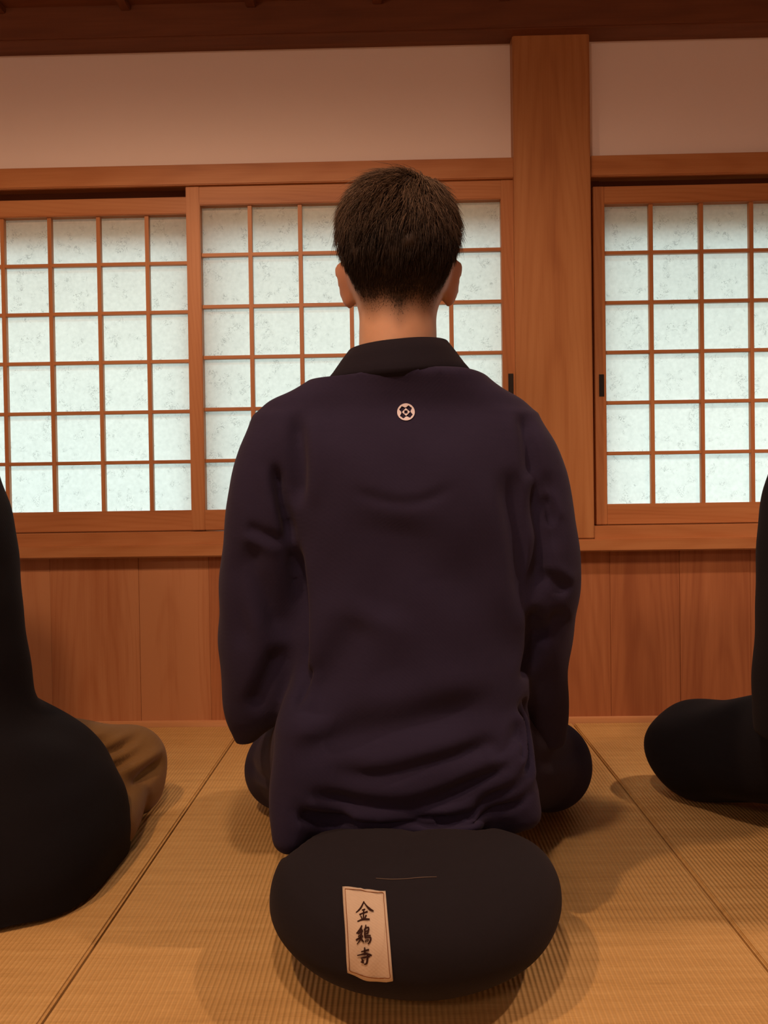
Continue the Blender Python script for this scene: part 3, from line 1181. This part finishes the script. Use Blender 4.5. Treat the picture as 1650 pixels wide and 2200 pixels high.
zpos = lambda x, y, off: on_zafu(700 + x / 8.25, 1880 + y / 8.25, off)
strokes = [
    [(683, 500, 9), (640, 590, 13), (600, 640, 12), (545, 685, 4)], [(683, 510, 8), (735, 580, 14), (790, 630, 19), (845, 660, 12)],
    [(655, 645, 9), (700, 632, 12)], [(612, 722, 12), (660, 700, 11), (742, 672, 13)], [(680, 640, 12), (678, 720, 12), (676, 800, 12)],
    [(632, 748, 11), (652, 795, 11)], [(722, 735, 12), (700, 790, 9)], [(578, 838, 10), (640, 812, 13), (700, 800, 15), (778, 802, 12)],
    # second character
    [(648, 912, 11), (625, 965, 14), (560, 1040, 9)], [(640, 960, 11), (655, 985, 12)], [(585, 1050, 10), (640, 1015, 14), (665, 1000, 9)],
    [(600, 1015, 9), (645, 980, 12)], [(590, 1090, 9), (640, 1058, 13)], [(645, 1010, 12), (640, 1080, 13), (600, 1130, 10), (555, 1160, 6)],
    [(555, 1150, 11), (620, 1110, 14), (668, 1085, 9)], [(640, 1110, 13), (615, 1160, 11), (570, 1218, 6)], [(630, 1120, 12), (660, 1160, 15), (685, 1185, 9)],
    [(718, 900, 8), (715, 945, 13), (690, 985, 9)], [(705, 960, 10), (765, 940, 11), (762, 1000, 13), (745, 1050, 12)], [(700, 990, 10), (698, 1060, 12), (705, 1110, 11)],
    [(710, 1010, 9), (750, 998, 10)], [(708, 1055, 9), (755, 1042, 10)], [(700, 1100, 12), (745, 1082, 12), (800, 1075, 9)],
    [(712, 1122, 10), (770, 1108, 10), (806, 1120, 13), (792, 1180, 13), (760, 1222, 7)], [(712, 1160, 8), (716, 1188, 10)], [(736, 1150, 8), (744, 1178, 9)], [(758, 1140, 8), (768, 1165, 9)],
    # third character
    [(700, 1282, 10), (702, 1340, 14), (702, 1400, 13)], [(645, 1350, 10), (700, 1335, 13), (768, 1318, 13)], [(578, 1412, 9), (660, 1395, 13), (740, 1385, 15), (815, 1412, 14)],
    [(640, 1458, 10), (700, 1445, 13), (785, 1432, 13)], [(752, 1400, 12), (750, 1470, 15), (735, 1545, 15), (700, 1560, 9)], [(655, 1478, 11), (672, 1512, 14), (652, 1520, 8)], [(640, 1520, 9), (680, 1535, 11)],
]
prop(ribbon(strokes, .0030, 'brush_lettering', M['ink'], tago, zpos), 'dark brown brushed characters')
sti = lambda pts: [[(*tz(u, v), .55) for u, v in pts]]
ul, ur, vt_, vb = .062, .945, .032, .958
edge = [(ul, v) for v in np.linspace(vt_, vb, 14)] + [(u, vb) for u in np.linspace(ul, ur, 8)[1:]] + [(ur, v) for v in np.linspace(vb, vt_, 14)[1:]] + [(u, vt_) for u in np.linspace(ur, ul, 8)[1:]]
ribbon(sti(edge), .0028, 'stitching', M['stitch'], tago, lambda x, y, off: on_zafu(x, y, off))
# stray thread lying on the cushion
lint = ribbon([[(808, 1888, .3), (840, 1890, .45), (872, 1889, .4), (905, 1886, .45), (938, 1885, .3)]], .0009, 'lint_thread', M['lint'], None, lambda x, y, off: on_zafu(x, y, off))
prop(lint, 'fine pale thread of lint lying across the top of the black cushion', 'thread')


def trouser_mesh(knees, h, rk=(.073, .078), hip=.098, extra=None, floor=.0015):
    F = Field((-.45, .95, -.02), (.45, 1.68, .36), h)
    F.ell((0, 1.135, .235), (.168, .115, .088), .04)
    for sx, K, r in ((1, np.array(knees[1]), rk[1]), (-1, np.array(knees[0]), rk[0])):
        F.cap((sx * .088, 1.14, .20), K, hip, r, .04)
        an = np.array((-sx * .01, 1.40 + .055 * sx, .062))
        F.cap(K, an + (sx * .03, 0, .004), r * .92, .056, .03)
        F.cap(an + (sx * .03, 0, .004), an, .056, .054, .01)
    if extra: extra(F)
    V, Q = F.mesh(3)
    return V, Q, F


def jacket_keys(wx=1.0):
    return [(.122, .008, 1.127, .176, .130), (.17, .006, 1.122, .188, .132), (.22, .008, 1.122, .186, .134), (.28, .014, 1.13, .176, .130), (.36, .020, 1.14, .173, .122),
            (.46, .026, 1.145, .177, .118), (.55, .026, 1.147, .188, .117), (.62, .010, 1.150, .210, .110), (.66, .003, 1.152, .222, .100), (.69, .002, 1.154, .214, .088),
            (.715, .002, 1.155, .196, .076), (.735, .000, 1.152, .166, .090), (.746, .003, 1.152, .140, .094), (.753, .005, 1.152, .112, .088)]


def jacket_mesh(h, wide=0.0, tail=True, drop=False):
    F = Field((-.36, .93, -.01), (.36, 1.50, .80), h)
    ks = jacket_keys()
    if drop:
        ks = [(.0, 0, 1.14, .25, .19), (.06, 0, 1.14, .25, .185)] + ks[1:]
    F.loft(ks, .0, 2.35)
    L = [(.205, -.238, 1.165, .010, .020), (.214, -.231, 1.165, .024, .036), (.235, -.219, 1.165, .044, .056), (.262, -.211, 1.165, .058, .068), (.35, -.206, 1.16, .064, .078),
         (.43, -.204, 1.155, .064, .080), (.50, -.199, 1.152, .064, .078), (.56, -.192, 1.15, .064, .078), (.62, -.183, 1.15, .061, .080), (.665, -.168, 1.153, .058, .074), (.69, -.150, 1.155, .05, .06)]
    R = [(.180, .226, 1.225, .030, .03), (.21, .222, 1.222, .042, .045), (.27, .212, 1.20, .053, .064), (.35, .206, 1.18, .058, .078),
         (.405, .203, 1.165, .062, .082), (.43, .203, 1.16, .066, .082), (.50, .200, 1.153, .066, .080), (.56, .194, 1.15, .066, .078), (.62, .186, 1.15, .063, .080), (.665, .168, 1.153, .06, .074), (.69, .150, 1.155, .05, .06)]
    F.loft(L, .016, 2.2)
    F.loft(R, .016, 2.2)
    for sx in (-1, 1):
        F.cap((sx * .198, 1.18, .37), (sx * .088, 1.335, .265), .062, .052, .03)
    if tail:
        F.cap((-.05, 1.0, .155), (.09, 1.0, .155), .020, .020, .02)
        F.cap((-.128, 1.04, .25), (-.1505, 1.003, .128), .042, .019, .05, (1, 1.2, 1))
        F.cap((.14, 1.04, .21), (.170, 1.025, .150), .034, .016, .045, (1, 1.2, 1))
    V, Q = F.mesh(3)
    return V, Q, F


def collar_mesh(dx=0.0):
    V, F = [], []
    n = 72
    ths = np.linspace(-3.02, 3.02, n)
    rows = [(.93, -.22, -.006), (.95, -.20, .0), (1.0, -.03, .0), (1.0, .05, .0), (.93, .25, .0), (.82, .62, .0), (.70, 1.0, .0), (.685, 1.02, -.003), (.67, .95, -.004), (.72, .55, -.006), (.8, .2, -.008), (.9, -.2, -.01)]
    for th in ths:
        f = (abs(th) / 3.02)
        drop = .026 * max(0, (f - .42) / .58) ** 1.4
        for k, hgt, ins in rows:
            ax_, ay_ = .108 * k, .0955 * k
            x = .0055 + ax_ * math.sin(th) + ins * math.sin(th)
            y = 1.152 - ay_ * math.cos(th) + ins * -math.cos(th) + .02 * f
            z0 = .7505 + .006 * math.sin(min(f * 2.2, 1.57)) + .006 * math.sin(th) - drop
            z = z0 + hgt * .0475 * (1 - .12 * f)
            V.append((x, y, z))
    m = len(rows)
    for i in range(n - 1):
        for j in range(m):
            F.append((i * m + j, (i + 1) * m + j, (i + 1) * m + (j + 1) % m, i * m + (j + 1) % m))
    F.append(tuple(range(m - 1, -1, -1))); F.append(tuple((n - 1) * m + j for j in range(m)))
    me = mesh_np('collar', V, F)
    bm_ = bmesh.new(); bm_.from_mesh(me); bmesh.ops.recalc_face_normals(bm_, faces=bm_.faces); bm_.to_mesh(me); bm_.free()
    return me


# ---- the person in the middle
per = empty('person', (.004, 1.13, 0))
prop(per, 'person in dark navy jacket with round white emblem, sitting on the round cushion', 'person', 'people sitting in meditation facing the wall')
KN = ((-.212, 1.415, .078), (.266, 1.405, .084))
bV, bQ, HC = body_mesh(KN)
jV, jQ, jF = jacket_mesh(.0045)
tV, tQ, tF = trouser_mesh(KN, .005)
bV = tuck(tuck(bV, jF), tF, .006, .02)
add_body(bV, bQ, HC, per)
hairme = head_hair(bV, bQ, HC, per)
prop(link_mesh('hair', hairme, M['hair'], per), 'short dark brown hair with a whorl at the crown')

tN = normals(tV, tQ)
tV = tV + tN * wob(tV, 30, .002, 5)[:, None]
for pts, w, dp in (([(.17, .20), (.24, .16), (.33, .12)], .014, .003), ([(-.15, .16), (-.22, .12), (-.29, .09)], .012, .003)):
    tV = fold(tV, tN, pts, w, dp, .014, dp * .7)
tV[:, 2] = np.maximum(tV[:, 2], .0015)
link_mesh('trousers', mesh_np('trousers', tV, tQ), M['navy'], per)

jN = normals(jV, jQ)
jV = jV + jN * (wob(jV, 26, .0035, 11) + wob(jV, 60, .0012, 12))[:, None]
FO = [
    # shoulder and armhole folds, left
    (xz((632, 868), (636, 930), (640, 1010), (634, 1100)), .012, .009, .022, .006, .016),
    (xz((583, 985), (596, 1060), (612, 1130), (620, 1180)), .007, .012, -.014, .006, .010),
    (xz((622, 1150), (636, 1260), (645, 1380), (630, 1480)), .010, .012, .020, .008, .018),
    (xz((515, 1130), (560, 1150), (612, 1170)), .009, .005, -.012, .004, .012),
    (xz((520, 1150), (540, 1240), (580, 1330), (610, 1400)), .020, .009, -.03, .003, .02),
    (xz((500, 1180), (505, 1300), (515, 1420)), .016, .004, .022, .004, .016),
    (xz((600, 1390), (560, 1480), (520, 1560)), .016, .007, -.02, .004, .016),
    # right armhole
    (xz((1135, 868), (1143, 960), (1150, 1040)), .012, .008, -.020, .005, .016),
    (xz((1160, 1000), (1158, 1090), (1168, 1170), (1160, 1300)), .009, .011, -.016, .006, .012),
    (xz((1085, 990), (1105, 1100), (1125, 1220), (1140, 1330)), .018, .007, -.026, .003, .02),
    (xz((1198, 1130), (1178, 1080), (1165, 1070)), .008, .006, -.012, .005, .010),
    (xz((1155, 1300), (1160, 1400), (1135, 1480)), .012, .013, -.018, .006, .014),
    (xz((1165, 1235), (1205, 1255), (1240, 1280)), .010, .007, .014, .006, .010),
    (xz((1190, 1200), (1195, 1130), (1180, 1000)), .012, .004, .018, .003, .014),
    (xz((1160, 1395), (1195, 1360), (1235, 1320)), .016, .007, .02, .003, .016),
    # upper back
    (xz((745, 1042), (790, 1066), (850, 1080), (915, 1074), (985, 1038)), .008, .0022, .014, .0016, .010),
    (xz((850, 1090), (835, 1200), (800, 1340)), .05, .006, -.06, .002, .04),
    # waist: broad fold running down to the left hip
    (xz((790, 1300), (720, 1420), (640, 1530)), .030, .008, -.04, .006, .026),
    (xz((665, 1430), (650, 1490), (635, 1510)), .007, .006, .012, .005, .010),
    (xz((615, 1610), (700, 1570), (800, 1545), (930, 1520), (1090, 1490)), .022, .009, .032, .006, .026),
    # curved folds over the seat
    (xz((700, 1640), (800, 1650), (920, 1625), (1030, 1600), (1110, 1560), Y=1.02), .010, .005, .016, .004, .012),
    (xz((640, 1690), (760, 1715), (880, 1718), (990, 1690), (1090, 1640), (1135, 1590), Y=1.01), .010, .009, .017, .007, .012),
    (xz((610, 1720), (690, 1752), (800, 1766), (900, 1752), (1010, 1735), (1110, 1690), (1150, 1640), Y=1.0), .009, .009, .016, .007, .011),
    (xz((860, 1745), (930, 1758), (1010, 1755), (1100, 1735), (1160, 1690), Y=1.0), .007, .007, .013, .005, .009),
    (xz((640, 1735), (690, 1765), (740, 1774), Y=1.0), .008, .006, .013, .005, .009),
    # looped cloth at the right hip
    (xz((1112, 1505), (1138, 1550), (1140, 1610), (1115, 1650), Y=1.05), .007, .011, -.012, .008, .008),
    (xz((1120, 1500), (1155, 1550), (1162, 1620), (1150, 1690), Y=1.05), .007, .011, -.012, .009, .008),
    (xz((1108, 1560), (1122, 1585), (1112, 1615), Y=1.05), .005, .006, -.009, .004, .006),
    (xz((1040, 1600), (1090, 1580), (1125, 1540), Y=1.05), .010, .005, .015, .004, .011),
]
for pts, w, dp, sd, rd, wr in FO:
    jN = normals(jV, jQ)
    jV = fold(jV, jN, pts, w, dp, sd, rd, wr, .25)
jV = laplace(jV, jQ, .35)
# the hem settles on the cushion and the thighs
jacket = link_mesh('jacket', mesh_np('jacket', jV, jQ), M['navy'], per)
JB = BVHTree.FromPolygons([tuple(map(float, v)) for v in jV], [tuple(map(int, q)) for q in jQ])
prop(link_mesh('collar', collar_mesh(), M['collar'], jacket), 'black stand collar')


def on_back(x, z, off):
    h = JB.ray_cast(Vector((x, .6, z)), Vector((0, 1, 0)))
    return np.array((x, h[0].y - off, z))


def plate(rings, name, mat, parent, off, th=.0012):
    """thin conforming plate from closed outline(s); second outline is a hole"""
    V, F = [], []
    out = rings[0]; n = len(out)
    if len(rings) == 1:
        c = np.mean(out, 0)
        inner = [tuple(c)] * 1
        for k, o_ in ((0, off), (1, off - th)):
            for x, z in out: V.append(on_back(x, z, o_))
        V.append(on_back(c[0], c[1], off))
        for i in range(n):
            j = (i + 1) % n
            F.append((i, j, 2 * n)); F.append((i, n + i, n + j, j))
    else:
        for o_ in (off, off - th):
            for ring in rings:
                for x, z in ring: V.append(on_back(x, z, o_))
        for i in range(n):
            j = (i + 1) % n
            F += [(i, j, n + j, n + i), (i, 2 * n + i, 2 * n + j, j), (n + i, n + j, 3 * n + j, 3 * n + i)]
    me = mesh_np(name, V, F, False)
    bm_ = bmesh.new(); bm_.from_mesh(me); bmesh.ops.recalc_face_normals(bm_, faces=bm_.faces); bm_.to_mesh(me); bm_.free()
    return link_mesh(name, me, mat, parent)


ec = at(872.5, 882, 1.05)
er = 19.3 / FPX * 1.045
# inner edge of the white ring: four scalloped lobes
ang = np.linspace(0, 2 * np.pi, 96, endpoint=False)
# measured radii of the dark lobed shape: narrow on the axes, square-tipped on the diagonals
def lobe(a):
    a = (a - .10) % (np.pi / 2)
    t = abs(a - np.pi / 4)
    return er * np.interp(t, [0, .12, .30, .42, .60, np.pi / 4], [.78, .80, .83, .70, .56, .53])
outer = [(ec[0] + er * math.cos(a), ec[2] + er * math.sin(a)) for a in ang]
inner = [(ec[0] + lobe(a) * math.cos(a), ec[2] + lobe(a) * math.sin(a)) for a in ang]
em = plate([outer, inner], 'emblem', M['white'], jacket, .0016)
prop(em, 'white round emblem ring with a dark four-lobed centre')
sq = lambda r, rot, m: [(ec[0] + (r / max(abs(math.cos(a - rot)) + abs(math.sin(a - rot)), 1e-6)) * math.cos(a), ec[2] + (r / (abs(math.cos(a - rot)) + abs(math.sin(a - rot)))) * math.sin(a)) for a in np.linspace(0, 2 * np.pi, m, endpoint=False)]
plate([sq(er * .46, .03, 64), sq(er * .26, .78, 64)], 'emblem_diamond', M['white'], jacket, .0016)


# the sitter presses into the cushion: lower it wherever clothes or body lie on it
trees = [BVHTree.FromPolygons([tuple(map(float, v)) for v in VV], [tuple(map(int, q)) for q in QQ]) for VV, QQ in ((jV, jQ), (tV, tQ), (bV, bQ))]
zA = np.array(zV)


def cloth_low(x, y):
    z = 9.0
    for t_ in trees:
        h_ = t_.ray_cast(Vector((x, y, -.05)), Vector((0, 0, 1)))
        if h_[0] is not None: z = min(z, h_[0].z)
    return z


for i in range(len(zA)):
    if zA[i, 1] > .95 and zA[i, 2] > .02:
        lo_ = max(.104 if zA[i, 1] < 1.010 and abs(zA[i, 0] - .012) < .10 else 0, min(cloth_low(zA[i, 0] + dx, zA[i, 1] + dy) for dx, dy in ((0, 0), (.005, 0), (-.005, 0), (0, .005), (0, -.004))))
        zA[i, 2] = min(zA[i, 2], max(lo_ - .004, .012))
_d = (np.array(zV)[1:-1, 2] - zA[1:-1, 2]).reshape(-1, 128)
_d0 = _d.copy()
for _ in range(3):
    _p = np.pad(_d, ((1, 1), (0, 0)), mode='edge')
    _b = (_p[:-2] + _p[2:] + 2 * _d + np.roll(_d, 1, 1) + np.roll(_d, -1, 1)) / 6
    _d = np.maximum(_d0, _b)
zA[1:-1, 2] = np.maximum(np.array(zV)[1:-1, 2] - _d.ravel(), 0)
link_mesh('cover', mesh_np('cover', zA, zF), M['black'], zaf)


# ---- the person at the left edge
def side_person(cx, label, knees, trouser_mat, extra_coat, coat_wide, knee_r, folds=(), tr_extra=None):
    e = empty('person', (cx, 1.13, 0))
    TV, TQ, TF = trouser_mesh(knees, .006, knee_r, extra=tr_extra)
    prop(e, label, 'person', 'people sitting in meditation facing the wall')
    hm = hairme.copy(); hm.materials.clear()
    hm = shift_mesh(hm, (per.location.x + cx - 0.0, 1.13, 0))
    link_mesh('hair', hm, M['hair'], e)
    V, Q = TV, TQ
    N = normals(V, Q)
    V = V + N * wob(V, 40, .003, 21)[:, None]
    for pts, w, dp in folds:
        V = fold(V, N, pts, w, dp, w * 1.5, dp * .9)
    V[:, 2] = np.maximum(V[:, 2], .0015)
    tr = link_mesh('trousers', mesh_np('trousers', V + (cx, 0, 0), Q), trouser_mat, e)
    F = Field((-.52, .90, -.03), (.52, 1.55, .80), .0065)
    ks = [(z, xc, yc, a * (1 + coat_wide), b_) for z, xc, yc, a, b_ in jacket_keys()]
    F.loft(ks, .0, 2.35)
    for sx in (-1, 1):
        K = [(.20, sx * .225, 1.18, .035, .05), (.27, sx * .215, 1.175, .056, .072), (.43, sx * .205, 1.155, .066, .080), (.56, sx * .194, 1.15, .066, .078), (.665, sx * .168, 1.153, .06, .074), (.69, sx * .15, 1.155, .05, .06)]
        K = [(z, xc * (1 + coat_wide), yc, a, b_) for z, xc, yc, a, b_ in K]
        F.loft(K, .016, 2.2)
        F.cap((sx * .198, 1.18, .37), (sx * .088, 1.335, .265), .062, .052, .03)
    extra_coat(F)
    V, Q, C = body_mesh(knees, .0065)
    V = tuck(tuck(V, F), TF, .006, .02) + (cx, 0, 0)
    add_body(V, Q, C + (cx, 0, 0), e)
    V, Q = F.mesh(3)
    N = normals(V, Q)
    V = V + N * (wob(V, 22, .005, 31) + wob(V, 55, .0016, 32))[:, None]
    V[:, 2] = np.maximum(V[:, 2], .001)
    ck = link_mesh('jacket', mesh_np('jacket', V + (cx, 0, 0), Q), M['coat'], e)
    cm = shift_mesh(collar_mesh(), (cx, 0, 0))
    link_mesh('collar', cm, M['collar'], ck)
    return e, tr, ck


def left_coat(F):
    # long coat skirt spread over the seat and the thighs, reaching the mat
    F.loft([(.0, 0, 1.165, .432, .195), (.05, 0, 1.165, .440, .195), (.10, 0, 1.17, .432, .185), (.15, 0, 1.18, .405, .17), (.20, 0, 1.19, .355, .155), (.24, 0, 1.19, .30, .145), (.27, 0, 1.18, .26, .135), (.30, 0, 1.17, .22, .12)], .03, 3.4)


_, ltr, lck = side_person(-.872, 'person at the left edge in a black coat and olive brown trousers', ((-.34, 1.40, .075), (.352, 1.42, .072)), M['olive'], left_coat, .13, (.082, .080),
            [([(.22, .168), (.30, .160), (.37, .150)], .006, .008), ([(.26, .142), (.33, .136), (.40, .142)], .007, .010), ([(.27, .112), (.35, .108), (.41, .122)], .008, .010), ([(.29, .076), (.37, .082), (.45, .096)], .011, .020), ([(.33, .050), (.37, .062), (.42, .070)], .008, .012)], lambda F: F.cap((.36, 1.40, .06), (.395, 1.24, .045), .055, .042, .03))
prop(ltr, 'olive brown gathered trousers')


def right_coat(F):
    F.ell((0, 1.13, -.01), (.255, .16, .25), .03, n=2.6)


side_person(.845, 'person at the right edge, all in black, one rounded knee in view', ((-.283, 1.455, .088), (.30, 1.43, .09)), M['coat'], right_coat, .16, (.086, .08))
